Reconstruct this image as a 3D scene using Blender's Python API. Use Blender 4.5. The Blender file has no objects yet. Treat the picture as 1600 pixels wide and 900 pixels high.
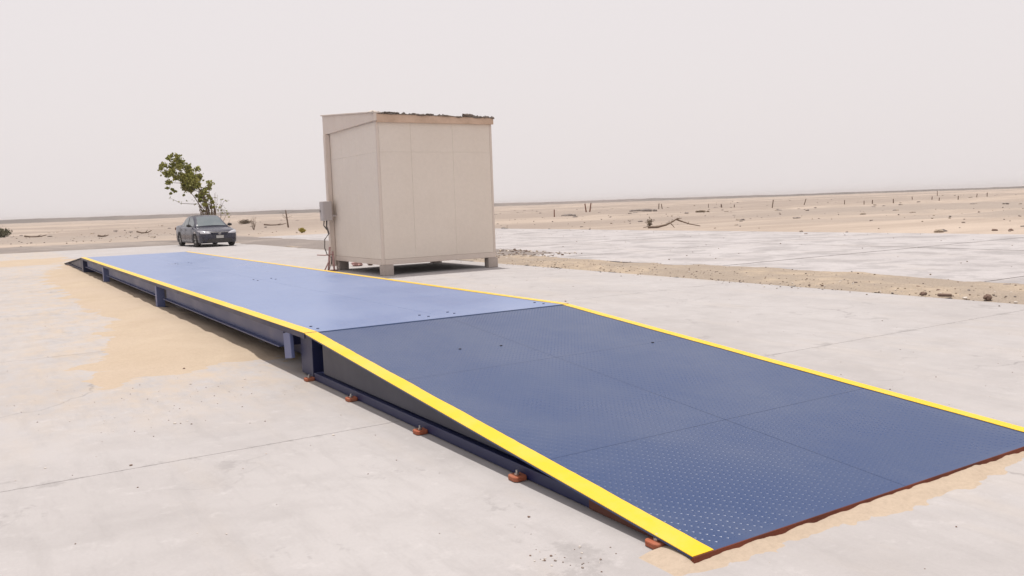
import bpy, math, random
from mathutils import Vector, Matrix, noise
R = math.radians
S = bpy.context.scene
C = S.collection
random.seed(7)

# ------------------------------------------------------------------ camera, sky, sun, exposure
# world frame: x = across the weighbridge, y = along it, origin = near left foot of the deck
cd = bpy.data.cameras.new('camera'); cam = bpy.data.objects.new('camera', cd); C.objects.link(cam)
cd.sensor_width = 36.0; cd.lens = 1334.5 / 1600 * 36; cd.clip_start = 0.05; cd.clip_end = 20000
_f = Vector((0.52426, 0.84592, -0.09784)).normalized()
_r = Vector((0.84767, -0.52938, -0.03491)).normalized()
_u = _r.cross(_f).normalized()
CAM = Vector((-2.47, -7.65, 1.563))
cam.matrix_world = Matrix(((_r.x, _u.x, -_f.x, CAM.x), (_r.y, _u.y, -_f.y, CAM.y), (_r.z, _u.z, -_f.z, CAM.z), (0, 0, 0, 1)))
S.camera = cam

SUN_EL = 79.5
SUN_DIR = Vector((0.16, 1.0))                       # the sun stands high, behind the cabin
SUN_DIR.normalize()
sd = Vector((SUN_DIR.x * math.cos(R(SUN_EL)), SUN_DIR.y * math.cos(R(SUN_EL)), math.sin(R(SUN_EL))))
sl = bpy.data.lights.new('sun', 'SUN'); sl.energy = 3.45; sl.angle = R(1.2); sl.color = (1.0, 0.955, 0.90)
so = bpy.data.objects.new('sun', sl); C.objects.link(so)
so.rotation_euler = sd.to_track_quat('Z', 'Y').to_euler()

w = bpy.data.worlds.new('World'); S.world = w; w.use_nodes = True
nt = w.node_tree; nt.nodes.clear()
out = nt.nodes.new('ShaderNodeOutputWorld'); bg = nt.nodes.new('ShaderNodeBackground')
sky = nt.nodes.new('ShaderNodeTexSky'); sky.sky_type = 'NISHITA'; sky.sun_disc = False
sky.sun_elevation = R(SUN_EL); sky.sun_rotation = math.atan2(SUN_DIR.x, SUN_DIR.y)
sky.air_density = 1.0; sky.dust_density = 8.0; sky.ozone_density = 1.0
mx = nt.nodes.new('ShaderNodeMix'); mx.data_type = 'RGBA'; mx.inputs[0].default_value = 0.86
DUST = (9.25, 8.62, 8.60)                           # dust-laden air hides almost all of the blue
mx.inputs[7].default_value = (*DUST, 1)
nt.links.new(sky.outputs[0], mx.inputs[6]); nt.links.new(mx.outputs[2], bg.inputs[0])
bg.inputs[1].default_value = 0.10
nt.links.new(bg.outputs[0], out.inputs[0])

S.view_settings.view_transform = 'Standard'; S.view_settings.look = 'None'
S.view_settings.exposure = 0.0; S.view_settings.gamma = 1.0; S.view_settings.use_curve_mapping = False
S.render.engine = 'CYCLES'

# ------------------------------------------------------------------ helpers
class MB:
    def __init__(s): s.v = []; s.f = []; s.mi = []
    def add(s, vs, fs, mi=0):
        o = len(s.v); s.v += [tuple(v) for v in vs]
        for f in fs: s.f.append(tuple(i + o for i in f)); s.mi.append(mi)
        return s
    def box(s, x0, x1, y0, y1, z0, z1, mi=0):
        return s.add([(x0,y0,z0),(x1,y0,z0),(x1,y1,z0),(x0,y1,z0),(x0,y0,z1),(x1,y0,z1),(x1,y1,z1),(x0,y1,z1)],
            [(0,3,2,1),(4,5,6,7),(0,1,5,4),(1,2,6,5),(2,3,7,6),(3,0,4,7)], mi)
    def prism(s, poly, axis, a0, a1, mi=0):
        # poly of 2-D points extruded along axis 'x','y','z'
        def P(p, a): return {'x': (a, p[0], p[1]), 'y': (p[0], a, p[1]), 'z': (p[0], p[1], a)}[axis]
        n = len(poly); vs = [P(p, a0) for p in poly] + [P(p, a1) for p in poly]
        fs = [tuple(range(n))[::-1], tuple(range(n, 2*n))] + [(i, (i+1) % n, n+(i+1) % n, n+i) for i in range(n)]
        return s.add(vs, fs, mi)
    def tube(s, pts, rad, n=6, mi=0):
        pts = [Vector(p) for p in pts]; rads = rad if isinstance(rad, (list, tuple)) else [rad]*len(pts)
        o = []; 
        for i, p in enumerate(pts):
            d = (pts[min(i+1, len(pts)-1)] - pts[max(i-1, 0)]).normalized()
            a = d.cross(Vector((0.13, 0.31, 1)) if abs(d.z) < .9 else Vector((1, 0.2, 0))).normalized(); b = d.cross(a)
            for k in range(n):
                t = 2*math.pi*k/n; o.append(p + (a*math.cos(t) + b*math.sin(t))*rads[i])
        fs = [(i*n+k, i*n+(k+1) % n, (i+1)*n+(k+1) % n, (i+1)*n+k) for i in range(len(pts)-1) for k in range(n)]
        fs += [tuple(range(n))[::-1], tuple(range((len(pts)-1)*n, len(pts)*n))]
        return s.add(o, fs, mi)
    def rock(s, c, r, seed=0, sq=(1, 1, .7), mi=0):
        rn = random.Random(seed); t = (1+5**.5)/2
        vs = [(-1,t,0),(1,t,0),(-1,-t,0),(1,-t,0),(0,-1,t),(0,1,t),(0,-1,-t),(0,1,-t),(t,0,-1),(t,0,1),(-t,0,-1),(-t,0,1)]
        fs = [(0,11,5),(0,5,1),(0,1,7),(0,7,10),(0,10,11),(1,5,9),(5,11,4),(11,10,2),(10,7,6),(7,1,8),(3,9,4),(3,4,2),(3,2,6),(3,6,8),(3,8,9),(4,9,5),(2,4,11),(6,2,10),(8,6,7),(9,8,1)]
        a = rn.uniform(0, 6.28); ca, sa = math.cos(a), math.sin(a); o = []
        for v in vs:
            q = rn.uniform(.7, 1.15)*r/1.9
            x, y, z = v[0]*q*sq[0], v[1]*q*sq[1], v[2]*q*sq[2]
            o.append((c[0]+x*ca-y*sa, c[1]+x*sa+y*ca, c[2]+z))
        return s.add(o, fs, mi)
    def build(s, name, mats, parent=None, smooth=False, bevel=0, auto=None):
        me = bpy.data.meshes.new(name); me.from_pydata(s.v, [], s.f)
        if not isinstance(mats, (list, tuple)): mats = [mats]
        for m in mats: me.materials.append(m)
        me.polygons.foreach_set('material_index', s.mi)
        if smooth: me.polygons.foreach_set('use_smooth', [True]*len(s.f))
        me.update()
        o = bpy.data.objects.new(name, me); C.objects.link(o)
        if parent: o.parent = parent
        if bevel:
            b = o.modifiers.new('bevel', 'BEVEL'); b.width = bevel; b.segments = 2; b.limit_method = 'ANGLE'; b.angle_limit = R(40)
        return o

def tag(o, label=None, cat=None, group=None, kind=None):
    if label: o['label'] = label
    if cat: o['category'] = cat
    if group: o['group'] = group
    if kind: o['kind'] = kind
    return o
def thing(name, loc, label, cat, group=None, rz=0):
    o = bpy.data.objects.new(name, None); C.objects.link(o); o.location = loc; o.rotation_euler = (0, 0, rz)
    o.empty_display_size = .2
    return tag(o, label, cat, group)

# ------------------------------------------------------------------ materials
class NT:
    def __init__(s, name):
        s.m = bpy.data.materials.new(name); s.m.use_nodes = True; s.t = s.m.node_tree
        s.b = s.t.nodes['Principled BSDF']; s.tc = s.t.nodes.new('ShaderNodeTexCoord')
    def n(s, ty, **k):
        o = s.t.nodes.new(ty)
        for a, b in k.items(): setattr(o, a, b)
        return o
    def l(s, a, b): s.t.links.new(a, b)
    def map(s, scale=(1,1,1), rot=(0,0,0), src='Object'):
        m = s.n('ShaderNodeMapping'); m.inputs['Scale'].default_value = scale; m.inputs['Rotation'].default_value = rot
        s.l(s.tc.outputs[src], m.inputs[0]); return m.outputs[0]
    def noise(s, scale, detail=4, rough=.55, vec=None, dist=0):
        o = s.n('ShaderNodeTexNoise'); o.inputs['Scale'].default_value = scale; o.inputs['Detail'].default_value = detail
        o.inputs['Roughness'].default_value = rough; o.inputs['Distortion'].default_value = dist
        s.l(vec if vec is not None else s.tc.outputs['Object'], o.inputs['Vector']); return o.outputs[0]
    def ramp(s, fac, stops):
        o = s.n('ShaderNodeValToRGB'); r = o.color_ramp
        while len(r.elements) < len(stops): r.elements.new(.5)
        for e, (p, c) in zip(r.elements, stops):
            e.position = p; e.color = (c, c, c, 1) if isinstance(c, (int, float)) else (*c, 1)
        s.l(fac, o.inputs[0]); return o.outputs[0]
    def mix(s, fac, a, b, mode='MIX'):
        o = s.n('ShaderNodeMix'); o.data_type = 'RGBA'; o.blend_type = mode
        for i, v in ((0, fac), (6, a), (7, b)):
            if isinstance(v, (int, float)): o.inputs[i].default_value = v if i == 0 else (v, v, v, 1)
            elif isinstance(v, tuple): o.inputs[i].default_value = (*v, 1)
            else: s.l(v, o.inputs[i])
        return o.outputs[2]
    def math(s, op, a, b=0):
        o = s.n('ShaderNodeMath'); o.operation = op
        for i, v in ((0, a), (1, b)):
            if isinstance(v, (int, float)): o.inputs[i].default_value = v
            else: s.l(v, o.inputs[i])
        return o.outputs[0]
    def bump(s, h, strength=.3, dist=.01):
        o = s.n('ShaderNodeBump'); o.inputs['Strength'].default_value = strength; o.inputs['Distance'].default_value = dist
        s.l(h, o.inputs['Height']); s.l(o.outputs[0], s.b.inputs['Normal'])
    def fin(s, col, rough=.8, spec=.5, metal=0):
        for k, v in (('Base Color', col), ('Roughness', rough), ('Specular IOR Level', spec), ('Metallic', metal)):
            if isinstance(v, (int, float)): s.b.inputs[k].default_value = v
            elif isinstance(v, tuple): s.b.inputs[k].default_value = (*v, 1)
            else: s.l(v, s.b.inputs[k])
        return s.m

def concrete(name, base, dark, sandc, sand_amt=.45, spall=.66, joint=None, film=False):
    n = NT(name)
    big = n.noise(.35, 5, .6)
    c = n.mix(n.ramp(big, [(.3, 0), (.7, 1)]), base, dark)
    med = n.noise(2.2, 6, .7)
    c = n.mix(n.ramp(med, [(.45, 0), (.75, .55)]), c, tuple(x*.86 for x in dark))
    fine = n.noise(60, 4, .7)
    c = n.mix(.10, c, n.ramp(fine, [(.3, .35), (.7, 1.0)]), 'MULTIPLY')
    # blown sand film, broken by long sweeps
    sw = n.noise(.8, 6, .65, n.map((1.6, .45, 1), (0, 0, .5)))
    c = n.mix(n.ramp(sw, [(.52, 0), (.74, sand_amt)]), c, sandc)
    # worn spalls: long low-frequency dark flecks
    sp = n.noise(1.1 if film else .75, 9, .68 if not film else .75, n.map((1, 1, 1), (0, 0, .9)))
    c = n.mix(n.ramp(sp, [(spall, 0), (spall+.03, .36), (spall+.12, .6)]), c, tuple(x*.62 for x in dark))
    sep = n.n('ShaderNodeSeparateXYZ'); n.l(n.tc.outputs['Object'], sep.inputs[0])
    if joint:      # worn, dirty borders that follow the open joints
        fr = n.math('FRACT', n.math('ADD', n.math('DIVIDE', n.math('SUBTRACT', sep.outputs[1], joint[0]), joint[1]), .5))
        dj = n.math('MULTIPLY', n.math('ABSOLUTE', n.math('SUBTRACT', fr, .5)), joint[1])
        wob = n.noise(2.4, 7, .75)
        jm = n.ramp(n.math('SUBTRACT', n.math('MULTIPLY', n.math('SUBTRACT', wob, .50), 1.1 if film else 1.9), dj), [(0, 0), (.06, .55), (.2, .7)])
        c = n.mix(jm, c, tuple(x*.72 for x in dark))
    if film:       # thin dusting of sand around the drift
        mxx = n.ramp(n.math('DIVIDE', n.math('ADD', sep.outputs[0], 4), 5), [(.12, 0), (.52, .85), (.86, .85), (.95, 0)])
        myy = n.ramp(n.math('DIVIDE', n.math('ADD', sep.outputs[1], 2), 10), [(.05, 0), (.30, 1)])
        fm = n.math('MULTIPLY', n.math('MULTIPLY', mxx, myy), n.ramp(n.noise(3.2, 8, .75, n.map((1, .55, 1))), [(.40, 0), (.62, .9)]))
        c = n.mix(fm, c, (.45, .365, .28))
    if film:
        wn = n.n('ShaderNodeTexWave'); wn.wave_type = 'RINGS'; wn.rings_direction = 'Z'; wn.inputs['Scale'].default_value = .22
        wn.inputs['Distortion'].default_value = 1.2; wn.inputs['Detail'].default_value = 3; wn.inputs['Detail Scale'].default_value = .6
        n.l(n.map((1, 1, 1)), wn.inputs['Vector'])
        c = n.mix(n.math('MULTIPLY', n.ramp(wn.outputs['Fac'], [(.86, 0), (.97, .30)]), n.ramp(n.noise(.7, 5, .7), [(.45, 0), (.6, 1)])), c, tuple(x*.84 for x in dark))
    # small dark specks
    vo = n.n('ShaderNodeTexVoronoi'); vo.inputs['Scale'].default_value = 7; n.l(n.tc.outputs['Object'], vo.inputs['Vector'])
    sz = n.math('MULTIPLY', n.ramp(vo.outputs['Color'], [(.80, 0), (1, 1)]), .06)
    dots = n.math('LESS_THAN', vo.outputs['Distance'], sz)
    c = n.mix(n.math('MULTIPLY', dots, .5), c, tuple(x*.35 for x in dark))
    # faint scuffs, drips and tyre-swept paths
    sc = n.noise(2.6, 8, .72, n.map((3.0, .5, 1), (0, 0, -.62)))
    c = n.mix(n.ramp(sc, [(.50, 0), (.66, .30)]), c, tuple(x*.80 for x in dark))
    lt = n.noise(5.5, 8, .75)
    c = n.mix(n.ramp(lt, [(.56, 0), (.68, .35)]), c, tuple(min(.6, x*1.18) for x in base))
    v3 = n.n('ShaderNodeTexVoronoi'); v3.inputs['Scale'].default_value = 22; n.l(n.tc.outputs['Object'], v3.inputs['Vector'])
    sz3 = n.math('MULTIPLY', n.ramp(v3.outputs['Color'], [(.84, 0), (1, 1)]), .16)
    patch = n.ramp(n.noise(.9, 4, .6), [(.48, 0), (.60, .55)])
    c = n.mix(n.math('MULTIPLY', n.math('LESS_THAN', v3.outputs['Distance'], sz3), patch), c, tuple(x*.5 for x in dark))
    # hair cracks
    wv = n.n('ShaderNodeVectorMath'); wv.operation = 'ADD'
    nz = n.n('ShaderNodeTexNoise'); nz.inputs['Scale'].default_value = 1.3; nz.inputs['Detail'].default_value = 5
    n.l(n.tc.outputs['Object'], nz.inputs['Vector']); n.l(n.tc.outputs['Object'], wv.inputs[0]); n.l(nz.outputs['Color'], wv.inputs[1])
    v2 = n.n('ShaderNodeTexVoronoi'); v2.feature = 'DISTANCE_TO_EDGE'; v2.inputs['Scale'].default_value = .23; n.l(wv.outputs[0], v2.inputs['Vector'])
    cr = n.ramp(v2.outputs[0], [(0, 1), (.0016, .6), (.0028, 0)])
    crm = n.ramp(n.noise(.5, 3), [(.48, 0), (.62, .45)])
    c = n.mix(n.math('MULTIPLY', cr, crm), c, tuple(x*.4 for x in dark))
    n.bump(n.math('ADD', n.math('MULTIPLY', fine, .5), n.noise(9, 6, .7)), .25, .004)
    return n.fin(c, .93, .3)

def ground_mat(name, a, b, c3, scale=.6, stretch=(1, 1, 1), specks=.3, bumpd=.02, band=False):
    n = NT(name)
    f = n.noise(scale, 7, .62, n.map(stretch))
    c = n.mix(n.ramp(f, [(.35, 0), (.62, 1)]), a, b)
    g = n.noise(scale*.13, 5, .6, n.map((stretch[0]*1.3, stretch[1], 1), (0, 0, .1)) if not band else n.map((.20, 1.5, 1), (0, 0, .558)))
    c = n.mix(n.ramp(g, [(.43, 0), (.54, .9)]), c, c3)
    if band:      # graded, crusted belts of darker soil lying across the plain
        sp_ = n.n('ShaderNodeSeparateXYZ'); n.l(n.tc.outputs['Object'], sp_.inputs[0]); X, Y = sp_.outputs[0], sp_.outputs[1]
        wv = n.math('MULTIPLY', n.math('SUBTRACT', n.noise(.09, 6, .62), .5), 34)
        v = n.math('ADD', n.math('ADD', n.math('MULTIPLY', X, .5268), n.math('MULTIPLY', Y, .85)), n.math('ADD', wv, 7.8))
        u = n.math('ADD', n.math('ADD', n.math('MULTIPLY', X, .85), n.math('MULTIPLY', Y, -.5268)), wv)
        vf = n.math('DIVIDE', v, 200); uf = n.math('DIVIDE', n.math('ADD', u, 100), 200)
        b1 = n.math('MULTIPLY', n.ramp(vf, [(.22, 0), (.235, .8), (.255, .8), (.27, .1), (.31, .1), (.34, .85), (.45, .7), (.50, 0)]), n.ramp(uf, [(.52, 0), (.66, 1)]))
        b2 = n.math('MULTIPLY', n.ramp(vf, [(.27, 0), (.31, .8), (.38, .7), (.43, 0)]), n.ramp(uf, [(.36, 1), (.48, 0)]))
        c = n.mix(n.math('MAXIMUM', b1, b2), c, (.30, .255, .222))
    s = n.noise(38, 3, .8)
    c = n.mix(specks, c, n.ramp(s, [(.32, .45), (.6, 1)]), 'MULTIPLY')
    rip = n.noise(3.5, 4, .6, n.map((.5, 3.2, 1), (0, 0, .45)))
    n.bump(n.math('ADD', rip, n.math('MULTIPLY', s, .25)), .45, bumpd)
    return n.fin(c, .96, .15)

def paint(name, col, rough=.35, spec=.5, dust=(.30, .27, .25), dust_amt=.25, bumpstr=0, metal=0, scale=1.4, coat=0):
    n = NT(name)
    f = n.noise(scale, 7, .65)
    c = n.mix(n.ramp(f, [(.42, dust_amt*.25), (.72, dust_amt)]), col, dust)
    f2 = n.noise(scale*14, 5, .7)
    c = n.mix(.12, c, n.ramp(f2, [(.3, .5), (.7, 1)]), 'MULTIPLY')
    rr = n.ramp(f, [(.3, rough*.85), (.7, min(1, rough*1.35))])
    if bumpstr: n.bump(n.noise(scale*22, 4), bumpstr, .002)
    if coat: n.b.inputs['Coat Weight'].default_value = coat; n.b.inputs['Coat Roughness'].default_value = .08
    return n.fin(c, rr, spec, metal)

def steel_deck(name, col, rough):
    n = NT(name)
    f = n.noise(1.1, 7, .65)
    c = n.mix(n.ramp(f, [(.42, .0), (.72, .10)]), col, (.20, .215, .24))
    tr_ = n.noise(.9, 6, .6, n.map((1.2, .8, 1)))                       # broad dusty patches
    c = n.mix(n.ramp(tr_, [(.46, 0), (.66, .10)]), c, (.20, .21, .23))
    sc = n.noise(14, 6, .8, n.map((1, 2.2, 1), (0, 0, .4)))
    c = n.mix(n.ramp(sc, [(.60, 0), (.72, .28)]), c, (.17, .19, .23))
    ch = n.noise(26, 5, .8)
    c = n.mix(n.ramp(ch, [(.70, 0), (.74, .6)]), c, (.10, .055, .04))      # specks of bare rusty steel
    n.bump(n.noise(40, 4), .12, .0015)
    return n.fin(c, n.ramp(f, [(.3, rough*.85), (.7, rough*1.5)]), .5)
def worn_yellow(name):
    n = NT(name)
    f = n.noise(2.2, 7, .7)
    c = n.mix(n.ramp(f, [(.45, .0), (.75, .30)]), (.76, .475, .006), (.60, .52, .30))
    sc = n.noise(9, 7, .8, n.map((1.8, .5, 1)))
    c = n.mix(n.ramp(sc, [(.62, 0), (.72, .35)]), c, (.42, .34, .12))
    ch = n.noise(30, 5, .8)
    c = n.mix(n.ramp(ch, [(.70, 0), (.73, .75)]), c, (.05, .06, .10))
    return n.fin(c, .36, .25)
M = {}
M['concrete'] = concrete('concrete_near', (.425, .405, .402), (.372, .350, .345), (.42, .37, .325), .40, .60, (-1.95, 5.34), True)
M['concrete2'] = concrete('concrete_far', (.455, .432, .432), (.39, .366, .365), (.43, .375, .325), .30, .50, (-30, 6.05))
M['joint'] = paint('joint_dirt', (.27, .235, .215), .95, .2, (.34, .28, .23), .8, scale=1.2)
M['desert'] = ground_mat('desert_sand', (.46, .38, .315), (.36, .295, .245), (.29, .24, .205), .16, (.5, 1.8, 1), .12, .06, True)
M['sand'] = ground_mat('drift_sand', (.46, .375, .285), (.43, .345, .26), (.445, .36, .28), 1.2, (1, 1, 1), .22, .006)
M['strip'] = ground_mat('strip_sand', (.46, .375, .285), (.35, .285, .225), (.33, .275, .225), 3.6, (1, .7, 1), .6, .03)
M['gravel'] = ground_mat('grey_gravel', (.255, .225, .205), (.33, .285, .255), (.23, .20, .185), .9, (1, 1, 1), .5, .03)
M['ridge'] = ground_mat('ridge_soil', (.16, .135, .125), (.21, .175, .155), (.13, .115, .105), .03, (1, 1, 1), .1, .3)
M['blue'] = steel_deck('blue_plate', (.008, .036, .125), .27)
M['bluedeck'] = paint('blue_deck', (.110, .176, .362), .30, .5, (.31, .34, .44), .42, .05, scale=.7)  # pale base has the deck's sky reflection painted in, dust film over it
M['navy'] = paint('navy_side', (.006, .011, .062), .42, .5, (.08, .085, .13), .12)
M['beam'] = paint('blue_beam', (.040, .058, .165), .42, .5, (.15, .15, .19), .3)
M['leg'] = paint('leg_grey', (.10, .13, .29), .42, .5, (.20, .20, .25), .25)
M['web'] = paint('web_grey', (.018, .022, .048), .42, .5, (.09, .085, .09), .25)
M['yellow'] = worn_yellow('yellow_paint')
M['primer'] = paint('red_primer', (.36, .085, .035), .7, .3, (.40, .30, .22), .35, .3, scale=6)
M['toe'] = paint('shaded_primer', (.23, .055, .025), .75, .3, (.05, .025, .02), 1.0, .3, scale=1.1)  # shade on the toe bar's front painted in as darker, mottled primer
M['primerdark'] = paint('weathered_primer', (.10, .03, .02), .75, .3, (.22, .15, .11), .3, .3, scale=6)
M['bolt'] = paint('zinc', (.55, .54, .52), .35, .5, (.3, .25, .2), .3, metal=.8)
M['dark'] = paint('dark_recess', (.012, .012, .018), .7, .3, dust_amt=.1)
M['shed'] = paint('beige_panel', (.77, .695, .615), .75, .3, (.68, .60, .52), .5, .15, scale=.8)
M['shedtrim'] = paint('beige_trim', (.70, .615, .545), .75, .3, (.60, .51, .44), .45, .1, scale=2)
M['shedjoint'] = paint('joint', (.68, .60, .53), .85, .2, dust_amt=.2)
M['timber'] = paint('raw_timber', (.68, .50, .38), .85, .2, (.46, .33, .24), .8, .4, scale=3.5)
M['felt'] = paint('black_felt', (.085, .07, .062), .85, .3, (.24, .18, .14), .6, .5, scale=7)
M['block'] = paint('block_grey', (.48, .42, .38), .95, .2, (.36, .31, .27), .6, .6, scale=8)
M['boxgrey'] = paint('box_grey', (.48, .44, .43), .5, .5, dust_amt=.3)
M['cable'] = paint('cable', (.10, .085, .08), .6, .4, dust_amt=.5)
M['pink'] = paint('pink_plastic', (.46, .26, .25), .6, .4, (.45, .36, .32), .5, .3, scale=8)
M['wood'] = paint('dry_wood', (.16, .115, .085), .9, .2, (.26, .20, .16), .6, .4, scale=5)
M['rust'] = paint('rust_post', (.20, .085, .055), .85, .2, (.30, .21, .16), .5, .3, scale=6)
M['stone'] = paint('brown_stone', (.15, .095, .075), .9, .2, (.30, .23, .18), .5, .4, scale=9)
M['stone_pale'] = paint('pale_stone', (.62, .57, .52), .9, .2, (.4, .33, .27), .4, .4, scale=9)
M['stone_grey'] = paint('grey_stone', (.24, .20, .18), .9, .2, (.34, .27, .22), .5, .4, scale=9)
M['leaf'] = paint('leaf_green', (.185, .205, .032), .5, .4, (.34, .30, .08), .8, scale=1.6)
M['dryleaf'] = paint('dry_leaf', (.16, .14, .06), .7, .3, (.26, .20, .12), .8, scale=3)
M['bark'] = paint('bark', (.15, .105, .075), .9, .2, (.24, .18, .14), .6, .5, scale=6)
M['shrub'] = paint('shrub_olive', (.105, .105, .055), .8, .2, (.18, .16, .11), .6, scale=1.5)
M['dryshrub'] = paint('shrub_brown', (.15, .115, .08), .9, .2, (.22, .17, .12), .6, scale=1.5)
M['yshrub'] = paint('shrub_yellow', (.42, .35, .06), .8, .2, (.40, .33, .15), .5, scale=4)
for k in ('leaf',):
    M[k].node_tree.nodes['Principled BSDF'].inputs['Transmission Weight'].default_value = 0.0
# car
M['carpaint'] = paint('car_paint', (.014, .015, .036), .26, .5, (.09, .085, .10), .10, metal=0, coat=.3, scale=2)
M['glass'] = paint('car_glass', (.09, .12, .135), .06, .8, (.3, .3, .3), .25, scale=2)  # base colour lightened to paint in reflected light on the windows
M['tyre'] = paint('tyre', (.02, .02, .02), .85, .3, (.2, .17, .15), .25)
M['rim'] = paint('alloy', (.45, .44, .43), .35, .5, (.3, .27, .25), .3, metal=.7)
M['lamp'] = paint('lamp_glass', (.62, .62, .66), .10, .8, dust_amt=.1, metal=.3)
M['chrome'] = paint('chrome', (.7, .7, .7), .12, .5, dust_amt=.1, metal=.9)
M['plate'] = paint('plate_pale', (.50, .50, .48), .5, .4, dust_amt=.3)
M['plateink'] = paint('plate_ink', (.05, .05, .06), .6, .3, dust_amt=.1)
M['blk'] = paint('black_plastic', (.015, .015, .018), .5, .4, dust_amt=.15)

# ------------------------------------------------------------------ terrain
def sstep(a, b, x):
    t = max(0, min(1, (x-a)/(b-a))); return t*t*(3-2*t)
def N(x, y, s, z=0): return noise.noise((x/s, y/s, z))
def slabdist(x, y):
    dA = max(x-9.0, y-41.0); dB = max(11.2-x, x-26.5, y-52.0)
    return min(dA, dB)
def desert_h(x, y):
    d = slabdist(x, y)
    if d < 0: return -.13
    r = math.hypot(x-CAM.x, y-CAM.y)
    a = sstep(0, 1.0, d)*.115-.13
    k = sstep(0, 30, d)
    far = sstep(40, 160, r)
    h = a + k*(.24*N(x, y, 7, 3)+.14*N(x*.6, y*1.6, 3.2, 8)) + far*.45*N(x*.5, y, 38, 5) - k*.05
    h += far*.18*max(0, noise.noise((x/11, y/11, 9)))
    h -= .25*sstep(60, 400, r)
    return h
mb = MB()
rings = []; r = 2.0
while r < 6000: rings.append(r); r *= (1.035 if 12 < r < 400 else 1.12)
A0, A1, na = -100, 170, 520
ang = [R(-180 + 360*i/64) for i in range(64)]
# fine in the seen sector, coarse behind
fwd_a = math.atan2(_f.y, _f.x)
ang = []
a = -180.0
while a < 180:
    ang.append(R(a)); a += .22 if abs(a) < 42 else 6
vs = [(CAM.x, CAM.y, -.13)]
for r in rings:
    for a in ang:
        x, y = CAM.x + r*math.cos(fwd_a+a), CAM.y + r*math.sin(fwd_a+a)
        vs.append((x, y, desert_h(x, y)))
n = len(ang); fs = [(0, 1+i, 1+(i+1) % n) for i in range(n)]
for j in range(len(rings)-1):
    for i in range(n):
        fs.append((1+j*n+i, 1+(j+1)*n+i, 1+(j+1)*n+(i+1) % n, 1+j*n+(i+1) % n))
mb.add(vs, fs)
tag(mb.build('ground', M['desert'], smooth=True), 'pale tan desert plain running to the horizon', None, None, 'structure')

# the far line of dark rising ground along the horizon
mb = MB(); pr = []
D = 900
for i in range(0, 421):
    a = fwd_a + R(70 - 140*i/420)
    side = i/420                                          # 0 = left, 1 = right
    h = 3.3 - 2.0*sstep(.35, .75, side) + .6*noise.noise((i*.07, 0, 0)) + .4*noise.noise((i*.4, 3, 0))
    c, s_ = math.cos(a), math.sin(a)
    for d, z in ((D-25, -1.5), (D-6, h*.8), (D+5, h), (D+60, h*.7), (D+120, -1.5)):
        pr.append((CAM.x + c*d, CAM.y + s_*d, z))
mb.add(pr, [(i*5+k, i*5+k+1, (i+1)*5+k+1, (i+1)*5+k) for i in range(420) for k in range(4)])
tag(mb.build('hills', M['ridge'], smooth=True), 'low dark rise along the horizon', None, None, 'structure')

# concrete slabs cast in bays with open joints
def bays(mb, xs, ys, z0, z1, gap, jit=0):
    for i in range(len(xs)-1):
        for j in range(len(ys)-1):
            x0, x1, y0, y1 = xs[i]+gap/2, xs[i+1]-gap/2, ys[j]+gap/2, ys[j+1]-gap/2
            zz = z1 + random.uniform(-jit, jit)
            mb.box(x0, x1, y0, y1, z0, zz)
mb = MB(); jy = [-1.95+5.34*k for k in range(-5, 9)]; jy = [y for y in jy if y < 39] + [41.0]
bays(mb, [-45, -25, -5, 9.2], jy, -.16, 0, .006); mb.box(-44, 9.1, jy[0]+.1, 40.9, -.15, -.006, 1)
tag(mb.build('concrete_slab', [M['concrete'], M['joint']]), 'pale concrete yard with open joints under the weighbridge', None, None, 'structure')
mb = MB(); bays(mb, [11.4, 19.2, 26.4], [-30+6.05*k for k in range(0, 14)], -.16, -.004, .06, .003); mb.box(11.5, 26.3, -29, 48, -.15, -.016, 1)
tag(mb.build('concrete_slab', [M['concrete2'], M['joint']]), 'bleached cracked concrete yard beyond the sand strip', None, None, 'structure')

def field(name, x0, x1, y0, y1, res, fn, mat, label, cat, kind='stuff', resy=None):
    ry = resy or res; nx = int((x1-x0)/res)+1; ny = int((y1-y0)/ry)+1; hs = {}
    mb = MB(); vs = []
    for j in range(ny):
        for i in range(nx):
            x, y = x0+(x1-x0)*i/(nx-1), y0+(y1-y0)*j/(ny-1); vs.append((x, y, fn(x, y)))
    fs = []
    for j in range(ny-1):
        for i in range(nx-1):
            q = (j*nx+i, j*nx+i+1, (j+1)*nx+i+1, (j+1)*nx+i)
            if max(vs[k][2] for k in q) > -.012: fs.append(q)
    used = sorted({k for f in fs for k in f}); mp = {k: i for i, k in enumerate(used)}
    mb.add([vs[k] for k in used], [tuple(mp[k] for k in f) for f in fs])
    return tag(mb.build(name, mat, smooth=True), label, cat, None, kind)

def lerp_tab(tab, y):
    if y <= tab[0][0]: return tab[0][1]
    for (a, u), (b, v) in zip(tab, tab[1:]):
        if y <= b: return u + (v-u)*(y-a)/(b-a)
    return tab[-1][1]
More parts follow.
